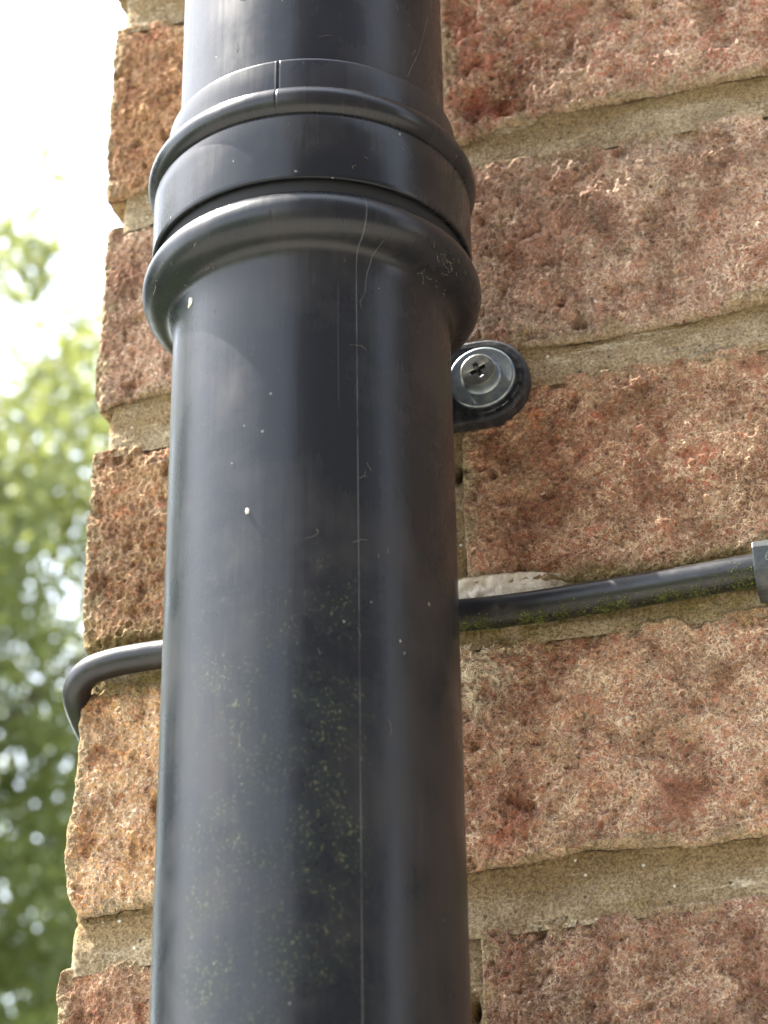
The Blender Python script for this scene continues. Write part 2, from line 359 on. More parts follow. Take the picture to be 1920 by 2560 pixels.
def make_brick(lab, xl, xr, zt, zb, mat, seed, rough=1.0, depth=102., step=.44, pits=()):
    W_ = float(np.mean(xr(np.array([200.])))-np.mean(xl(np.array([200.]))))
    H_ = float(zt(np.array([0.]))[0]-zb(np.array([0.]))[0])
    nu, nv = max(4, int(W_/step)), max(4, int(H_/step))
    u = np.linspace(0, 1, nu); v = np.linspace(0, 1, nv)
    # crowd samples near the edges
    u = u+(.02/PI)*-np.sin(2*PI*u)*.4; v = v+(.04/PI)*-np.sin(2*PI*v)*.4
    Uq, Vq = np.meshgrid(u, v, indexing='ij')
    zm = zb(np.zeros_like(Uq))*(1-Vq)+zt(np.zeros_like(Uq))*Vq
    x = xl(zm)*(1-Uq)+xr(zm)*Uq
    z = zb(x)*(1-Vq)+zt(x)*Vq
    x = xl(z)*(1-Uq)+xr(z)*Uq
    # crumbling outline
    ew = np.maximum(np.abs(Uq*2-1)**10, np.abs(Vq*2-1)**6)
    x = x+ew*(N(x, z, 3.0, seed+.3)*.55+N(x, z, 9., seed+.9)*.4); z = z+ew*(N(x, z, 3.0, seed+.6)*.55+N(x, z, 12., seed+.2)*.5)
    d = np.minimum(np.minimum(Uq, 1-Uq)*W_, np.minimum(Vq, 1-Vq)*H_)
    rr = 1.7+1.1*N(x, z, 14., seed+2)
    dd = np.clip(d/rr, 0, 1)
    edge = rr*(1-np.sqrt(np.clip(1-(1-dd)**2, 0, 1)))
    h = 1.0*N(x, z, 30., seed)+.6*rough*N(x, z, 9., seed+1.1)+.36*rough*N(x, z, 4.2, seed+1.7)
    rid = 1-np.abs(N(x, z, 2.7, seed+4))*3.2
    rid2 = 1-np.abs(N(x, z, 1.6, seed+5))*3.0
    h += rough*(.42*np.clip(rid, -1, 1)+.30*np.clip(rid2, -1, 1))
    pit = ss(.30, .62, N(x, z, 5.5, seed+8)); h -= rough*1.5*pit
    pit = ss(.42, .66, N(x, z, 12., seed+9)); h -= rough*1.6*pit
    for px, pz, pr, pd in pits:
        h -= pd*np.exp(-(((x-px)/pr)**2+((z-pz)/(pr*1.2))**2)**1.5)
    y = WY-h*ss(-.2, .7, dd)+edge-.3
    V = np.stack([x, y, z], -1).reshape(-1, 3)
    Fc = grid_faces(nu, nv, 0)
    # skirt: perimeter loop going back into the wall
    per = [i*nv for i in range(nu)]+[(nu-1)*nv+j for j in range(1, nv)]+[i*nv+nv-1 for i in range(nu-2, -1, -1)]+[j for j in range(nv-2, 0, -1)]
    per = np.array(per); P = V[per]; n = len(per); allV = [V]; last = per; off = len(V)
    cx, cz = V[:, 0].mean(), V[:, 2].mean(); faces = [Fc]
    for k, dy in enumerate((1.0, 2.2, 4., 7., 12., 20., 40., depth)):
        Q = P.copy(); Q[:, 1] = np.maximum(P[:, 1]+dy*.8, WY+1.5+dy) if k else P[:, 1]+dy
        a = N(Q[:, 0]+Q[:, 1]*1.3, Q[:, 2]-Q[:, 1], 4., seed+12)*.5
        Q[:, 0] += a*np.sign(Q[:, 0]-cx); Q[:, 2] += a*np.sign(Q[:, 2]-cz)*.5
        idx = np.arange(off, off+n); off += n; allV.append(Q)
        a0, a1 = last, np.roll(last, -1); b0, b1 = idx, np.roll(idx, -1)
        faces.append(np.stack([a0, a1, b1, b0], -1)); last = idx
    o = mesh_obj('brick', np.concatenate(allV), np.concatenate(faces), mat, wall, True)
    ea = o.data.attributes.new('edge', 'FLOAT', 'POINT'); ea.data.foreach_set('value', np.concatenate([d.reshape(-1), np.zeros(n*(len(allV)-1))]).astype(np.float32))
    if lab: o['label'] = lab
    return fix(o)

MB_ = dict(
 A1=brick_mat('clay_orange_brown', (.46, .27, .16), (.36, .21, .14), (.50, .33, .19), (.36, .12, .08), (.70, .52, .34), .5, 1., grey_amt=.4),
 A2=brick_mat('clay_red_cream', (.46, .20, .14), (.36, .22, .16), (.42, .29, .19), (.52, .15, .10), (.82, .66, .54), .8, 2., grey_amt=.5, bare=((22, 443, 9, (.62, .25, .17)), (29, 427, 6, (.58, .22, .15)), (29, 413, 5, (.34, .09, .05)), (37, 411, 3.5, (.42, .13, .06)), (24, 468, 8, (.60, .24, .17)), (60, 440, 4, (.55, .25, .16)))),
 B=brick_mat('clay_mauve_grey', (.38, .24, .19), (.42, .22, .16), (.32, .24, .18), (.40, .20, .13), (.80, .66, .54), .72, 3., grey=(.27, .24, .20), grey_amt=.7, leftc=(.45, .29, .21)),
 C1=brick_mat('clay_brown_ochre', (.42, .27, .18), (.34, .22, .15), (.46, .33, .19), (.48, .18, .10), (.70, .54, .37), .5, 4., grey_amt=.55),
 C2=brick_mat('clay_dark_red', (.36, .17, .12), (.32, .19, .13), (.42, .27, .18), (.45, .14, .09), (.78, .62, .46), .68, 5., grey=(.24, .20, .14), grey_amt=.6, bare=((42, 305, 4, (.50, .18, .08)), (84, 287, 5, (.56, .20, .13)), (100, 310, 6, (.50, .24, .17)))),
 D=brick_mat('clay_pink_orange', (.48, .27, .19), (.42, .22, .16), (.46, .32, .21), (.48, .19, .12), (.86, .72, .56), .80, 6., grey=(.29, .245, .18), leftc=(.64, .40, .19), sunlit_froth=True, bare=((30, 190, 6, (.50, .21, .14)), (70, 195, 9, (.50, .25, .18)))),
 E1=brick_mat('clay_pink_brown', (.48, .28, .19), (.40, .24, .16), (.50, .33, .21), (.42, .15, .09), (.74, .57, .43), .6, 7., grey_amt=.4),
 E2=brick_mat('clay_purple_brown', (.33, .19, .15), (.30, .18, .14), (.38, .24, .17), (.40, .15, .10), (.74, .62, .50), .66, 8., grey=(.25, .21, .17), grey_amt=.6),
 Z=brick_mat('clay_plain_red', (.38, .20, .14), (.31, .18, .13), (.40, .25, .17), (.40, .15, .09), (.7, .55, .43), .5, 9.),
)
PX = 14.5; PX2 = 20.2                                   # the perpend joint of the header courses
def J(d, k):
    c_ = curve(d[k]); return (lambda q: c_(q)-.5) if d is JU else (lambda q: c_(q)+.4)
make_brick('orange brown corner brick with crumbled lower corner', curvez(LEFT['A']), const(PX), J(JL, 0), J(JU, 1), MB_['A1'], 11.3, 1.1)
make_brick('red and cream brick with deep pits beside the pipe', curvez([(17.6, 470), (17.8, 415), (19.4, 406)]), const(236.), J(JL, 0), J(JU, 1), MB_['A2'], 12.7, 1.1,
           pits=((27, 413, 4.2, 3.2), (35.5, 411, 2.6, 2.2), (29, 429, 2.2, 1.6), (37, 436, 3., 1.2)))
make_brick('grey and mauve brick with pale filaments', curvez(LEFT['B']), const(125.), J(JL, 1), J(JU, 2), MB_['B'], 13.9, 1.0, pits=((54, 333.5, 1.9, 4.5),))
make_brick('brown corner brick with dark hollows', curvez(LEFT['C']), const(PX), J(JL, 2), J(JU, 3), MB_['C1'], 14.2, 1.5)
make_brick('dark red brick below the bracket', const(PX2), const(236.), J(JL, 2), J(JU, 3), MB_['C2'], 15.1, .9)
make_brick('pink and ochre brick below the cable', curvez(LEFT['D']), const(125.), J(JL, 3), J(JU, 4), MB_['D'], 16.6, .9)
make_brick('pinkish brown corner brick', curvez(LEFT['E']), const(PX), J(JL, 4), J(JU, 5), MB_['E1'], 17.4, .9)
make_brick('purple brown brick', curve([(104, 20.4), (160, 20.6)]) and const(PX2+.6), const(236.), J(JL, 4), J(JU, 5), MB_['E2'], 18.8, 1.0, pits=((35, 152, 3.5, 2.),))
# courses just outside the picture, coarser
for k, (a, b, mt) in enumerate(((-88, 125, 'Z'), (-88, 125, 'D'))):
    zt, zb = ((543, 482), (92, 30.5))[k]
    make_brick(None, const(float(a)), const(float(b)), const(float(zt)), const(float(zb)), MB_[mt], 30.+k*3, .8, step=1.4)
for k in range(3):
    zt, zb = ((393, 405.6), (318, 330), (167, 182))[k] if 0 else ((392.8, 331), (241.5, 182), (543, 482))[k]
    make_brick(None, const(136.), const(350.), const(float(zt)), const(float(zb)), MB_['BDZ'[k]], 40.+k*3, .8, step=1.4)

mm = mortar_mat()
def mortar_strip(x0, x1, z0f, z1f, seed, left=None, dip=2.6, vert=False):
    """rough bedding mortar between two brick edges; weathered: deeper at the top, flush at the bottom"""
    step = .55
    nu = int((x1-x0)/step); nv = int((float(z1f(np.array([0.]))[0]-z0f(np.array([0.]))[0])+6)/step)
    Uq, Vq = np.meshgrid(np.linspace(0, 1, nu), np.linspace(0, 1, nv), indexing='ij')
    x = x0+(x1-x0)*Uq; z = (z0f(x)-3)*(1-Vq)+(z1f(x)+3)*Vq
    if left is not None: x = left(z)*(1-Uq)+x1*Uq
    t = Vq if not vert else np.abs(Uq*2-1)
    y = WY-.1+.55*dip*ss(.15, .95, t)+.9*np.exp(-((Vq-.80)/.05)**2)*ss(-.1, .4, N(x, z*0, 25., seed+8))+.8*N(x, z, 20., seed)+.4*N(x/2.5, z, 4., seed+1)+.30*N(x, z, 1.7, seed+2)+.15*N(x, z, 1.05, seed+3)
    if vert:
        y = WY+1.6+.6*N(x, z, 9., seed)+.45*N(x, z, 3., seed+1)+.3*N(x, z, 1.6, seed+2)
        y += 6*np.exp(-(((x-18.6)/1.1)**2+((z-293.)/2.6)**2))+5*np.exp(-(((x-19.)/1.0)**2+((z-146.)/2.6)**2))
    if not vert and 200 < float(z0f(np.array([30.]))[0]) < 250:
        y -= (2.4+.9*N(x, z, 3., 91.)+.4*N(x, z, 1.5, 92.))*ss(250.6, 252.2, z)*ss(10, 16, x)*(1-ss(22, 58, x))
    if left is not None: y += 2.5*(1-ss(0, 2.0, x-left(z)))
    V = np.stack([x, y, z], -1).reshape(-1, 3)
    o = len(V); fl = [grid_faces(nu, nv, 0)]
    if left is not None:                                   # return face at the corner
        e = np.arange(nv); E0 = V[e]; rows = [e]; VV = [V]
        for dy in (2., 6., 15., 100.):
            Q = E0.copy(); Q[:, 1] = WY+2+dy; Q[:, 0] += .3*N(Q[:, 1], Q[:, 2], 3., seed+6)
            idx = np.arange(o, o+nv); o += nv; VV.append(Q); a = rows[-1]
            fl.append(np.stack([a[:-1], a[1:], idx[1:], idx[:-1]], -1)); rows.append(idx)
        V = np.concatenate(VV)
    return V, np.concatenate(fl), np.concatenate([(Vq if not vert else Vq*0+.4).reshape(-1), np.tile(Vq[0], (len(V)-nu*nv)//nv)])
Vs, Fs, As, off = [], [], [], 0
ML = curvez([(-86.1, 483.3), (-85.1, 474.9), (-82.7, 400), (-82.8, 394.8), (-84.3, 324.6), (-83.8, 318.4), (-85.0, 250), (-86.9, 176.3), (-87.0, 167.8)])
for k in range(0, 6):
    V, Fq, Aq = mortar_strip(-86, 238., J(JL, k), J(JU, k), 50.+k*2, ML, dip=(1.5, 2.4, 2.8, 2.0, 3.0, 2.)[k])
    Vs.append(V); Fs.append(Fq+off); off += len(V); As.append(Aq)
for zt, zb in ((468, 405), (317, 257), (167, 106)):
    V, Fq, Aq = mortar_strip(PX-3, PX2+3, const(float(zb)), const(float(zt)), 70.+zt, None, vert=True)
    Vs.append(V); Fs.append(Fq+off); off += len(V); As.append(Aq)
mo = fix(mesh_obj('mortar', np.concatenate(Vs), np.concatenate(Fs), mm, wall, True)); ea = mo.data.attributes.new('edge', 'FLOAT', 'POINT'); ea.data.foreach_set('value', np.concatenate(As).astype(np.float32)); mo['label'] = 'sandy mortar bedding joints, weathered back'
# solid core of the wall and all the brickwork beyond the picture
b = MB(); b.box(-82, 2400, WY+8, WY+101, -1450, 2600)
fix(b.build('wall_core', mm, wall))
b = MB(); rnd = random.Random(4)
zk = -1376.3; course = 0
z = 473.7+75*28
courses = []
k = -28
while 473.7-75*k > -1440:
    courses.append((k, 473.7-75*k)); k += 1
for k, zc in courses:
    zt, zb = zc-6.5, zc-68.5
    hdr = k % 2 == 0
    x = -88.0
    lens = ([102] if hdr else [])
    first = True
    while x < 2400:
        L_ = 102 if (hdr and first) else 215
        first = False
        near = (-1 <= k <= 5) and x < (130 if k in (0, 2, 4, -2) else 30)
        if k in (-1, 1, 3, 5): near = x < (130 if k != 5 else 30)
        if k in (0, 2, 4): near = x < 130
        if k not in (-1, 0, 1, 2, 3, 4, 5): near = False
        if near is False or (k in (-1, 1, 3) and x > 340):
            j = rnd.uniform(-1.2, 1.2)
            if not (k in (-1, 1, 3) and x < 340):
                b.box(x+rnd.uniform(-1, 1), x+L_, WY+j, WY+60, zb, zt)
        x += L_+10
fo = fix(b.build('brickwork', MB_['Z'], wall)); fo['kind'] = 'stuff'; fo['label'] = 'plainer brickwork further along the wall'

# ================================================================== THE DRAINPIPE
pipe = tag(empty('drainpipe', (0, 0, 316)), 'dark grey plastic drainpipe with ringed socket joint running up the brick corner', 'drainpipe')
m_low = pipe_mat('black_pvc_weathered', True)
m_up = pipe_mat('black_pvc_upper', False, seed=3., base=(.013, .015, .020), rough=.22)
m_ring = pipe_mat('black_pvc_collar', False, seed=6., base=(.010, .012, .016), rough=.18)
m_gap = plain('rubber_seal', (.006, .006, .007), .75, 0, .1)
def lathe(name, prof, mat, seams=(), n=720, sw=.3, sdep=.3, cut=None, smooth=True):
    """prof: (radius, z); seams: list of (angle_deg, z0, z1, width, depth)"""
    a = np.arange(n)*2*PI/n
    P = np.array(prof, float)
    # resample the profile finely where seams need it
    A, Rr = np.meshgrid(a, P[:, 0], indexing='ij'); _, Z = np.meshgrid(a, P[:, 1], indexing='ij')
    for ang, z0, z1, wd, dp in seams:
        dA = (np.angle(np.exp(1j*(A-math.radians(ang)))))*Rr
        Rr = Rr-dp*np.exp(-(dA/wd)**2)*((Z >= z0) & (Z <= z1))
    Rr = Rr+.05*N(A*6, Z, 9., 3.3)
    V = np.stack([Rr*np.cos(A), Rr*np.sin(A), Z], -1).reshape(-1, 3)
    o = mesh_obj(name, V, grid_faces(n, len(P), 0, wrap=True), mat, pipe, smooth)
    return fix(o)
def arc(cx, cz, r, a0, a1, n=12):
    return [(cx+r*math.cos(math.radians(a0+(a1-a0)*i/n)), cz+r*math.sin(math.radians(a0+(a1-a0)*i/n))) for i in range(n+1)]
SE = -85.4
# lower pipe with the swollen socket at its head (bottom to top)
low = [(34.0, z_) for z_ in np.linspace(-1400, 100, 6)]+[(34.0, z_) for z_ in np.linspace(110, 292, 40)]
low += [(34.0, 294), (34.05, 296), (34.2, 297.6), (34.5, 299.0), (35.0, 300.1), (35.8, 300.9)]
low += arc(35.6, 307.6, 6.35, -78, 62, 22)
low += [(38.1, 313.9), (37.2, 314.3), (36.4, 314.4), (35.5, 314.3)]
lathe('lower_pipe', low, m_low, seams=[(SE, 300.3, 306.5, .3, .15)])
lathe('rubber_seal', [(35.2, 312), (37.9, 312.5), (38.2, 314), (38.4, 316.3), (38.2, 318.5), (35.2, 319)], m_gap, n=180)
# collar: band, half-round bead, thin sleeve
band = [(37.4, 317.2), (39.2, 316.6), (39.6, 316.6), (39.85, 316.9), (39.9, 318), (39.9, 330), (39.85, 334.2), (39.6, 335.2), (39.3, 335.6)]
fix(lathe('collar_band', band, m_ring))
bead = [(38.6, 335.4)]+arc(37.2, 339.6, 4.35, -66, 68, 20)+[(37.5, 344.2), (36.6, 344.3)]
lathe('collar_bead', bead, m_ring, seams=[(SE+.7, 335, 344.5,   .2, .22)], n=1440)
sleeve = [(36.9, 343.6), (36.9, 345), (36.85, 349), (36.8, 353.4), (36.7, 354.0), (36.4, 354.3), (34.2, 354.3)]
lathe('collar_sleeve', sleeve, m_up, seams=[(SE+.2, 343, 354.4, .22, .22), (SE-.8, 343, 354.4, .25, -.1)], n=1440)
up = [(34.0, z_) for z_ in np.linspace(318, 520, 24)]+[(34., z_) for z_ in np.linspace(560, 2500, 5)]
lathe('upper_pipe', up, m_up)
# crumbs, droppings, cobweb and grit on the pipe
m_crumb = plain('dried_dropping', (.62, .60, .50), .9, 0, .2, 900)
def crumb(ang, z, s, seed, r=34.1, nm='dropping'):
    rr = random.Random(seed); k = 9; v = []; f = []
    ca, sa = math.cos(math.radians(ang)), math.sin(math.radians(ang))
    for lay, (q, hgt) in enumerate(((1., 0.), (.75, .28*s), (0.05, .38*s))):
        for i in range(k):
            a = 2*PI*i/k; w_ = s*q*(.6+.6*random.Random(seed*31+i).random())
            tx, tz = w_*math.cos(a)*.75, w_*math.sin(a)*1.15
            v.append(((r+hgt)*ca-sa*tx, (r+hgt)*sa+ca*tx, z+tz))
    for l_ in range(2):
        for i in range(k): f.append([l_*k+i, l_*k+(i+1) % k, (l_+1)*k+(i+1) % k, (l_+1)*k+i])
    return fix(mesh_obj(nm, v, f, m_crumb, pipe, False))
crumb(-130.5, 296.0, 1.15, 2); crumb(-131.8, 294.9, .55, 3); crumb(-97.0, 232.8, .8, 5); crumb(-112.6, 304.6, .6, 7, 34.9); crumb(-98.4, 301.4, .45, 8, 35.4)
crumb(-115, 305.2, .5, 9, 36.); crumb(-38.1, 202.7, .22, 10); crumb(-104, 246, .2, 11)
w_ = MB(); rr = random.Random(12)
def squiggle(mb, ang, z, r, ln, rad, k=9):
    pts = []; a = math.radians(ang); zz = z; da = rr.uniform(-1, 1); dz = rr.uniform(-1, 1); lift = .1
    for i in range(k):
        lift = max(.05, lift+rr.uniform(-.12, .14))
        pts.append(((r+lift)*math.cos(a), (r+lift)*math.sin(a), zz))
        da += rr.uniform(-.9, .9); dz += rr.uniform(-.9, .9); n_ = math.hypot(da, dz) or 1
        a += da/n_*ln/k/r; zz += dz/n_*ln/k
    mb.tube(pts, rad, 4)
def sock_r(z):                                     # outer radius of the lower pipe at a height
    zs = [p[1] for p in low[:-4]]; rs_ = [p[0] for p in low[:-4]]
    return float(np.interp(z, zs, rs_))
for i in range(26):
    z_ = rr.uniform(299.5, 304.5); squiggle(w_, rr.uniform(-28, -8), z_, sock_r(z_)+.15, rr.uniform(1.5, 5), .045)
for i in range(16):
    z_ = rr.uniform(299.8, 305.5); squiggle(w_, rr.uniform(-168, -108), z_, sock_r(z_)+.1, rr.uniform(1, 3.5), .05)
for i in range(12):
    z_ = rr.uniform(180, 298); squiggle(w_, rr.uniform(-120, -30), z_, sock_r(z_)+.05, rr.uniform(1, 5), .035)
for i in range(10):
    squiggle(w_, rr.uniform(-110, -20), rr.uniform(357, 380), 34.05, rr.uniform(1, 4), .03)
for i in range(4):
    squiggle(w_, rr.uniform(-100, -40), rr.uniform(320, 333), 39.95, rr.uniform(1, 2.5), .04)
# two long spider threads hanging off the socket
w_.tube([(r_*math.cos(math.radians(a_)), r_*math.sin(math.radians(a_)), z_) for a_, r_, z_ in ((-47, 39.0, 302), (-50, 37.0, 298.5), (-51.2, 35.3, 294), (-51.6, 34.5, 289), (-53.4, 34.2, 287), (-52.9, 34.2, 285))], .028, 4)
w_.tube([(r_*math.cos(math.radians(a_)), r_*math.sin(math.radians(a_)), z_) for a_, r_, z_ in ((-33, 37., 355), (-27, 34.4, 361), (-20, 34.3, 370), (-13, 34.3, 383))], .03, 4)
m_web = plain('cobweb_silk', (.17, .155, .12), .9)
fb = fix(w_.build('cobweb', m_web, pipe)); fb['kind'] = 'stuff'

# ================================================================== BRACKET WITH SCREWS
br = tag(empty('pipe_bracket', (28, 69, 317)), 'black plastic bracket lug screwed to the brick just right of the drainpipe', 'bracket')
BZ, BXc, BR = 316.6, 28.0, 12.6
def lug_outline(inset=0.):
    r = BR-inset; p = []
    for i in range(25):
        a = -PI/2+PI*i/24; p.append((BXc+r*math.cos(a), BZ+r*math.sin(a)))
    for i in range(25):
        a = PI/2+PI*i/24; p.append((-BXc+r*math.cos(a), BZ+r*math.sin(a)))
    return p
v = []; f = []
rings = [(0, 68.6), (0, 64.6), (.25, 64.0), (.8, 63.7), (2.0, 63.65), (2.3, 63.9)]
for ins, y in rings: v += [(x, y, z_) for x, z_ in lug_outline(ins)]
n = 50
for k in range(len(rings)-1):
    for i in range(n): f.append([k*n+i, (k+1)*n+i, (k+1)*n+(i+1) % n, k*n+(i+1) % n])
f.append([(len(rings)-1)*n+i for i in range(n)][::-1])
t = NT('black_nylon'); nn = t.noise(500, 4, .6)
m_lug = (t.l(t.bump(nn, .0002, .6), t.b.inputs['Normal']), t.set(Base_Color=t.mix(t.mr(nn, .45, .75), (.012, .014, .018), (.055, .055, .055)), Roughness=t.mr(t.noise(120, 3, .6), .3, .7, .32, .6)))[1]
fix(mesh_obj('lug_plate', v, f, m_lug, br, False))
# web joining the plate to the back of the pipe
b = MB(); b.box(-15, 15, 33, 64, BZ-11, BZ+11); fix(b.build('bracket_web', m_lug, br))
t = NT('zinc_plated_steel'); zn = t.noise(260, 4, .65); zf = t.noise(1800, 2, .6)
zc = t.mix(t.mr(zn, .4, .65), (.34, .38, .38), (.20, .24, .28)); zc = t.mix(t.mr(t.noise(90, 3, .6), .6, .7, 0, .5), zc, (.50, .52, .36))
t.l(t.bump(zf, .00004, .5), t.b.inputs['Normal'])
m_zinc = t.set(Base_Color=zc, Metallic=.95, Roughness=t.mr(zn, .3, .7, .40, .55))
t = NT('screw_head_steel'); zn = t.noise(500, 4, .65)
m_head = t.set(Base_Color=t.mix(t.mr(zn, .35, .65), (.26, .27, .25), (.42, .43, .38)), Metallic=.95, Roughness=.38)
m_dark = plain('recess_dark', (.05, .05, .045), .5, .7)
def screw(cx):
    b = MB(); b.lathe_y([(2.6, 60.4), (9.0, 62.55), (9.25, 62.75), (9.3, 63.1), (9.2, 63.5), (8.9, 63.65), (2.6, 63.65)][1:6][::-1][::-1], cx, BZ, 96)
    # washer: rim, then a slightly dished face up to the screw collar
    b = MB(); pr = [(9.0, 63.65), (9.28, 63.45), (9.35, 62.9), (9.25, 62.45), (9.0, 62.2), (8.75, 62.15), (8.4, 62.18), (5.6, 62.18), (2.5, 62.18)]
    b.lathe_y(pr, cx, BZ, 96); w1 = fix(b.build('washer', m_zinc, br, True))
    b = MB(); b.lathe_y([(5.5, 62.15), (5.2, 61.8), (4.9, 61.0), (4.78, 60.0), (4.78, 58.9)], cx, BZ, 64, cap=False); fix(b.build('screw_collar', m_zinc, br, True))
    # head with a cross recess: star-shaped opening with sloping walls
    n = 160; v = []; f = []
    def star(k, sc2):
        a = 2*PI*k/n
        da = (a-.42+PI/4) % (PI/2)-PI/4
        return min(2.35, .60/max(abs(math.sin(da)), .01))*sc2
    rim = []
    ringsh = [('c', 4.78, 58.9), ('c', 4.80, 58.6), ('c', 4.70, 58.35), ('c', 4.55, 58.28), ('s', 1.08, 58.22), ('s', 1.0, 58.3), ('s', .9, 59.9), ('s', .5, 61.3)]
    for kind, q, y in ringsh:
        for k in range(n):
            a = 2*PI*k/n; r = q if kind == 'c' else star(k, q)
            v.append((cx+r*math.cos(a), y, BZ+r*math.sin(a)))
    for i in range(len(ringsh)-1):
        for k in range(n): f.append([i*n+k, (i+1)*n+k, (i+1)*n+(k+1) % n, i*n+(k+1) % n])
    f.append([(len(ringsh)-1)*n+k for k in range(n)][::-1])
    h = fix(mesh_obj('screw_head', v, f, m_head, br, False))
    # thin marks between the arms of the recess
    b = MB()
    for q in range(4):
        a = .42+PI/4+q*PI/2
        p0 = (cx+1.0*math.cos(a), 58.22, BZ+1.0*math.sin(a)); p1 = (cx+2.7*math.cos(a), 58.20, BZ+2.7*math.sin(a))
        b.tube([p0, p1], [.16, .05], 6)
    mk = b.build('recess_mark', m_zinc, h); fix(mk); mk.matrix_parent_inverse = Matrix.Translation(-Vector(br.location))
    return w1
screw(BXc); screw(-BXc)
def letters(txt_list):
    for ch, x, z_, rot, size in txt_list:
        cu = bpy.data.curves.new('lettering', 'FONT'); cu.body = ch; cu.size = size*S; cu.extrude = .00012; cu.align_x = 'CENTER'; cu.align_y = 'CENTER'
        cu.offset = .00004
        o = bpy.data.objects.new('lettering', cu); col.objects.link(o)
        dg = bpy.context.evaluated_depsgraph_get(); dg.update()
        me = bpy.data.meshes.new_from_object(o.evaluated_get(dg)); bpy.data.objects.remove(o)
        o = bpy.data.objects.new('lettering', me); col.objects.link(o); me.materials.clear(); me.materials.append(m_letter)
        o.parent = br; o.location = Vector((x, 63.55, z_))*S-Vector(br.location)
        o.rotation_euler = (PI/2, -rot, 0)
m_letter = plain('moulded_letter', (.004, .004, .005), .5)
letters([('D', 38.5, 317.5, -1.45, 2.6), ('F', 38.1, 313.6, -1.85, 2.4), ('A', 35.6, 309.0, -2.3, 2.4), ('X', 32.3, 306.3, -2.8, 2.2)])

# ================================================================== CABLE, MOSS, CLIP
t = NT('black_cable_sheath'); nn = t.noise(300, 4, .6); nd = t.noise(90, 4, .7)
cc = t.mix(t.mr(nd, .5, .7, 0, .6), (.009, .009, .011), (.04, .037, .03))
t.l(t.bump(nn, .00015, .5), t.b.inputs['Normal'])
m_cable = t.set(Base_Color=cc, Roughness=t.mr(nd, .3, .7, .30, .46))
cp = [(-87, 150, 205), (-88, 125, 216), (-88.8, 108, 224), (-89.2, 95, 230), (-89.3, 84, 234.5), (-89.1, 75, 238.0), (-88.3, 69.2, 240.6), (-86.2, 65.6, 243.2), (-82.0, 63.8, 245.6), (-75.5, 63.6, 247.0), (-68.6, 63.9, 247.6),
      (-62, 64.2, 247.9), (-45, 64.6, 248.2), (-20, 65.2, 248.6), (5, 65.8, 248.8), (19, 66.2, 248.7), (35, 66.4, 248.4), (54, 66.4, 248.8), (76, 66.0, 249.4), (97, 65.4, 250.1), (125, 65.4, 250.9), (180, 65.8, 250.5), (260, 66, 250.0), (600, 66, 249), (1500, 66, 249)]
def catmull(P, k=8):
    P = [Vector(p) for p in P]; out = []
    for i in range(len(P)-1):
        p0, p1, p2, p3 = P[max(i-1, 0)], P[i], P[i+1], P[min(i+2, len(P)-1)]
        for j in range(k):
            t_ = j/k; out.append(.5*((2*p1)+(p2-p0)*t_+(2*p0-5*p1+4*p2-p3)*t_*t_+(3*p1-p0-3*p2+p3)*t_**3))
    out.append(P[-1]); return out
CR = 4.25
cpts = catmull(cp)
cpts = [Vector((p.x, p.y-.35, p.z-.35)) for p in cpts]
b = MB(); b.tube(cpts, [3.85+(CR-3.85)*min(1, max(0, (p.x+30)/40)) for p in cpts], 40)
cable = b.build('cable', m_cable, None, True)
tag(cable, 'black round cable running along the mortar joint behind the drainpipe and round the wall corner', 'cable')
# moss clinging under the cable, right of the pipe
rm = random.Random(21); b = MB()
def tuft(mb, p, s):
    o = len(mb.v)
    for i in range(3):
        mb.v.append((p[0]+rm.uniform(-s, s), p[1]+rm.uniform(-s, s)*.6, p[2]+rm.uniform(-s, s)))
    mb.f.append([o, o+1, o+2])
cpx = [(p.x, p.y, p.z) for p in cpts]
def cat(x):
    for i in range(len(cpx)-1):
        if x <= cpx[i+1][0] and i > 60: 
            a_ = cpx[i]; c_ = cpx[i+1]; t_ = (x-a_[0])/(c_[0]-a_[0]+1e-9); return [a_[k]+(c_[k]-a_[k])*t_ for k in range(3)]
    return cpx[-1]
for i in range(9500):
    x = rm.uniform(19, 96)
    dens = .5+.5*math.sin(x*.35+1.2*math.sin(x*.9))
    if rm.random() > .25+.75*dens and x < 90: continue
    y0, z0 = cat(x)[1:]
    tt = math.radians(rm.gauss(26, 18) if x < 84 else rm.gauss(34, 28))
    r = CR+rm.uniform(-.05, .25)
    tuft(b, (x, y0-r*math.sin(tt), z0-r*math.cos(tt)), rm.uniform(.12, .42))
t = NT('moss'); mn = t.noise(900, 3, .7)
m_moss = t.set(Base_Color=t.mix(t.mr(mn, .35, .65), (.035, .045, .008), (.17, .19, .04)), Roughness=.95)
moss = b.build('moss', m_moss); tag(moss, 'yellow green moss clinging to the underside of the black cable', 'moss', kind='stuff')

clip = tag(empty('cable_clip', (100, 66, 250)), 'grey plastic cable clip with moulded figure gripping the cable at the right', 'clip')
t = NT('grey_clip_plastic'); nn = t.noise(200, 4, .65)
t.l(t.bump(t.noise(900, 3, .6), .00015, .5), t.b.inputs['Normal'])
m_clip = t.set(Base_Color=t.mix(t.mr(nn, .4, .65), (.03, .036, .038), (.06, .068, .065)), Roughness=.5)
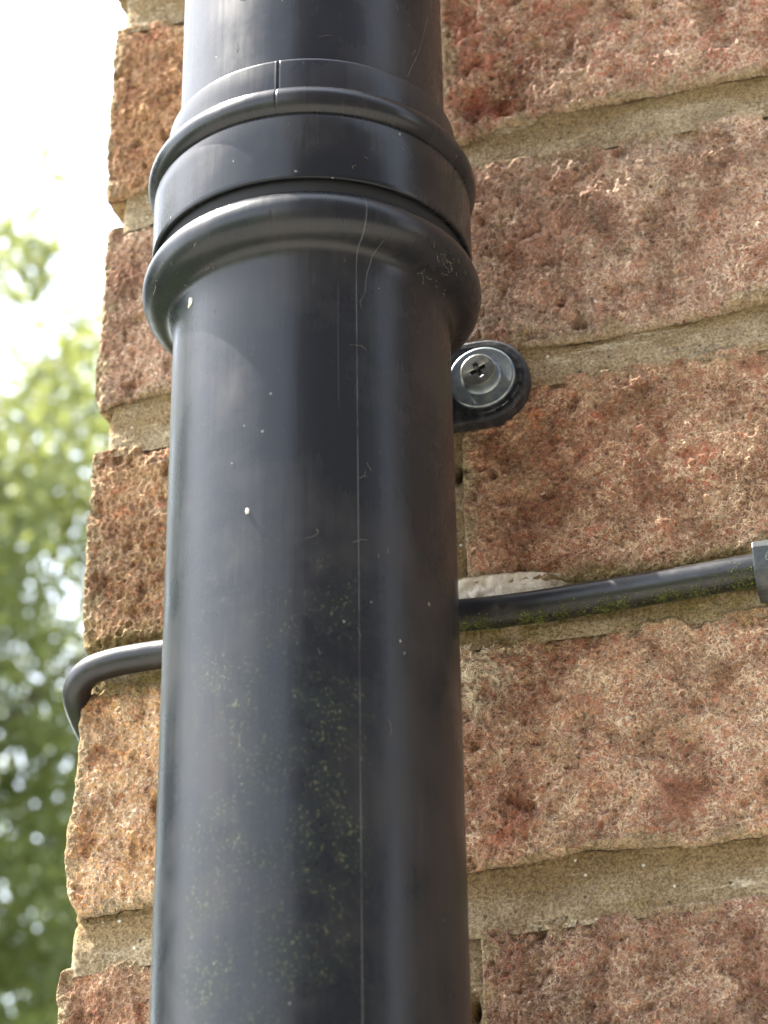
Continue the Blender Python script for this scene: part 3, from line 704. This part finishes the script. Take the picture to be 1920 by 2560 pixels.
# saddle: extruded outline in the y-z plane, from x=96.3 to 106.5
def clip_outline():
    p = [(69.5, 255.8), (61.3, 255.8), (59.9, 255.0), (59.4, 253.4), (59.4, 248.5)]
    for i in range(9):
        a = PI+PI*.5*i/8; p.append((65.0+5.6*math.cos(a), 248.3+5.6*math.sin(a)))
    p += [(67.2, 242.4), (69.5, 242.4), (69.5, 244.9), (66.0, 244.9)]
    for i in range(7):
        a = PI*1.5-PI*.5*i/6; p.append((65.6+3.9*math.cos(a), 249.5+3.9*math.sin(a)))
    p += [(61.7, 252.6), (63.5, 253.4), (69.5, 253.4)]
    return p
co_ = clip_outline(); n = len(co_); v = []; f = []
xs = [(96.0, .35), (96.35, 0.), (106.2, 0.), (106.55, .35)]
cy, cz = sum(p[0] for p in co_)/n, sum(p[1] for p in co_)/n
for x, ins in xs:
    for yy, zz in co_: v.append((x, yy+(cy-yy)*ins*.06, zz+(cz-zz)*ins*.06))
for k in range(3):
    for i in range(n): f.append([k*n+i, k*n+(i+1) % n, (k+1)*n+(i+1) % n, (k+1)*n+i])
f.append([i for i in range(n)]); f.append([3*n+i for i in range(n)][::-1])
fix(mesh_obj('clip_saddle', v, f, m_clip, clip, False))
b = MB(); b.lathe_y([(1.1, 69), (1.1, 58.2), (2.0, 57.9), (2.05, 57.3), (1.6, 57.0)], 104.6, 252.6, 20); fix(b.build('clip_nail', m_zinc, clip, True))
cu = bpy.data.curves.new('moulded_number', 'FONT'); cu.body = '6'; cu.size = 3.9*S; cu.extrude = .00018; cu.align_x = 'CENTER'; cu.align_y = 'CENTER'; cu.offset = .00002
o = bpy.data.objects.new('moulded_number', cu); col.objects.link(o)
dg = bpy.context.evaluated_depsgraph_get(); dg.update(); me = bpy.data.meshes.new_from_object(o.evaluated_get(dg)); bpy.data.objects.remove(o)
me.materials.clear(); me.materials.append(plain('number_edge', (.13, .14, .135), .5))
o = bpy.data.objects.new('moulded_number', me); col.objects.link(o); o.parent = clip
o.location = Vector((99.9, 59.35, 250.3))*S-Vector(clip.location); o.rotation_euler = (PI/2, 0, 0)

# ================================================================== SURROUNDINGS
def obj_m(name, mb, mat, parent=None): return mesh_obj(name, mb.v, mb.f, mat, parent, False, 1.0)
gt = NT('grass_ground'); gn = gt.noise(3, 6, .7)
gm = gt.set(Base_Color=gt.mix(gt.mr(gn, .35, .65), (.035, .06, .018), (.09, .10, .035)), Roughness=.95)
b = MB(); b.v = [(-300, -300, -1.46), (300, -300, -1.46), (300, 300, -1.46), (-300, 300, -1.46)]; b.f = [[0, 1, 2, 3]]
tag(obj_m('ground', b, gm), 'grassy ground below the wall', kind='structure')
b = MB(); b.box(-3.5, 6.5, -2.6, -.0, -1.455, -1.41)
pv = NT('paving_stone'); pn_ = pv.noise(6, 5, .7); pm = pv.set(Base_Color=pv.mix(pv.mr(pn_, .35, .65), (.22, .21, .19), (.36, .34, .30)), Roughness=.9)
tag(obj_m('path', b, pm), 'pale concrete path below the wall', kind='structure')

# neighbouring house across the path, seen only as a reflection in the pipe
hs_ = bpy.data.objects.new('neighbour_house', None); col.objects.link(hs_); hs_.location = (.25, -2.7, -1.46)
tag(hs_, 'two storey dark brick house across the path from the pipe', 'house')
def hpart(name, mb, mat, par=None):
    o = obj_m(name, mb, mat, par or hs_)
    return o
hm = plain('dark_brick', (.19, .14, .115), .9, 0, .3, 3); rm_ = plain('roof_tile', (.06, .05, .048), .8, 0, .3, 5)
fm = plain('window_frame_white', (.7, .7, .68), .5, 0, .05); gl = plain('window_glass', (.03, .035, .04), .08, 0, .1)
b = MB(); b.box(0, 10.4, -3.8, 0, 0, 6.6); hpart('wall', b, hm)
b = MB(); b.v = [(-.2, -4.1, 6.5), (10.6, -4.1, 6.5), (10.6, .3, 6.5), (-.2, .3, 6.5), (-.2, -1.9, 8.3), (10.6, -1.9, 8.3)]
b.f = [[0, 1, 5, 4], [2, 3, 4, 5], [0, 4, 3], [1, 2, 5], [0, 3, 2, 1]]; hpart('roof', b, rm_)
for x, z_ in ((4.6, 1.0), (4.6, 4.2)):
    b = MB(); b.box(x, x+1.2, 0, .06, z_, z_+1.2); fr = hpart('window', b, fm)
    b = MB(); b.box(x+.08, x+.57, .06, .075, z_+.08, z_+1.12).box(x+.63, x+1.12, .06, .075, z_+.08, z_+1.12); hpart('pane', b, gl, fr)

pr_ = bpy.data.objects.new('added_porch', None); col.objects.link(pr_); pr_.location = (3.6, .071, -1.46)  # added out of view to narrow the strip of sky reflected in the pipe
tag(pr_, 'added brick box out of view to the right, narrowing the sky reflected in the pipe', 'added_porch')
b = MB(); b.box(0, 1.8, -.42, 0, 0, 3.9); hpart('wall', b, hm, pr_)
b = MB(); b.v = [(-.1, -.52, 3.9), (1.9, -.52, 3.9), (1.9, 0, 3.9), (-.1, 0, 3.9), (-.1, 0, 4.3), (1.9, 0, 4.3)]
b.f = [[0, 1, 5, 4], [2, 3, 4, 5], [0, 4, 3], [1, 2, 5], [0, 3, 2, 1]]; hpart('roof', b, rm_, pr_)
# trees beyond the corner
def leaf_mat(name, c1, c2, tr):
    t = NT(name); oi = t.n('ShaderNodeObjectInfo'); gi = t.n('ShaderNodeNewGeometry')
    rnd_ = gi.outputs['Random Per Island']
    c = t.mix(rnd_, c1, c2)
    t.put(c, t.b.inputs['Base Color']); t.b.inputs['Roughness'].default_value = .5
    tl = t.n('ShaderNodeBsdfTranslucent'); t.put(t.mix(rnd_, tr, tuple(q*.6 for q in tr)), tl.inputs['Color'])
    mx = t.n('ShaderNodeMixShader'); mx.inputs[0].default_value = .45
    t.l(t.b.outputs[0], mx.inputs[1]); t.l(tl.outputs[0], mx.inputs[2]); t.l(mx.outputs[0], t.out.inputs[0])
    return t.m
bark = plain('bark', (.10, .08, .06), .95, 0, .35, 12, .01)
def tree(name, label, base, height, crown_c, crown_r, nleaf, lsize, mat, seed, group):
    r = np.random.RandomState(seed); rr = random.Random(seed)
    root = bpy.data.objects.new(name, None); col.objects.link(root); root.location = base
    tag(root, label, 'tree', group)
    b = MB(); th = crown_c[2]
    b.tube([(0, 0, 0), (.05, .03, th*.3), (-.05, .06, th*.6), (crown_c[0]*.6, crown_c[1]*.6, th), (crown_c[0], crown_c[1], th+crown_r[2]*.5)], [.26, .21, .17, .12, .05], 10)
    obj_m('trunk', b, bark, root)
    clumps = []
    for k in range(26):
        while True:
            p = np.array([rr.uniform(-1, 1) for _ in range(3)])
            if .25 < np.linalg.norm(p) < .92: break
        q = np.array(crown_c)+p*np.array(crown_r)
        clumps.append(q)
        h = th*.45+(q[2]-th*.45)*.3
        b = MB(); s = np.array([0., 0., max(1., h)])
        mid = (s+q)/2+np.array([rr.uniform(-.3, .3), rr.uniform(-.3, .3), rr.uniform(-.1, .5)])
        b.tube([tuple(s), tuple(mid), tuple(q)], [.085, .05, .012], 6, cap=False)
        obj_m('limb', b, bark, root)
    # leaves gathered in clumps of uneven size through the crown
    nc = 420
    cc_ = r.normal(size=(nc, 3)); cc_ /= np.linalg.norm(cc_, axis=1)[:, None]; cc_ *= (r.rand(nc, 1)**.42)
    cc_ = cc_*np.array(crown_r)*(1+.12*r.normal(size=(nc, 1)))+np.array(crown_c)
    cs = r.uniform(.16, .62, nc); wt = cs**2; wt /= wt.sum()
    ci = r.choice(nc, nleaf, p=wt)
    P = cc_[ci]+r.normal(size=(nleaf, 3))*cs[ci][:, None]*.55
    a = r.normal(size=(nleaf, 3)); a /= np.linalg.norm(a, axis=1)[:, None]
    bb = np.cross(a, r.normal(size=(nleaf, 3))); bb /= np.linalg.norm(bb, axis=1)[:, None]
    L = lsize*r.uniform(.6, 1.25, (nleaf, 1))
    V = np.stack([P-a*L, P+bb*L*.5, P+a*L, P-bb*L*.5], 1).reshape(-1, 3)
    Fq = np.arange(nleaf*4).reshape(-1, 4)
    mesh_obj('crown', V, Fq, mat, root, False, 1.0)
    return root
lm1 = leaf_mat('leaf_yellow_green', (.065, .085, .026), (.115, .135, .038), (.38, .42, .12))
lm2 = leaf_mat('leaf_deep_green', (.04, .065, .025), (.08, .11, .035), (.2, .28, .08))
tree('lime_tree', 'yellow green leafy tree out of focus beyond the wall corner', (-8.2, 12.6, -1.46), 11.5, (0, 0, 8.0), (3.4, 3.2, 4.3), 82000, .062, lm1, 5, None)
tree('beech_tree', 'darker green tree out of focus behind the yellow green tree', (-11.5, 22, -1.46), 13, (0, 0, 6.0), (5.5, 4.5, 5.6), 36000, .085, lm2, 9, None)
tree('hawthorn_tree', 'small bushy green tree off to the left of the wall', (-8.0, 3.4, -1.46), 7, (0, 0, 4.3), (2.6, 3.2, 3.1), 42000, .075, lm2, 15, None)
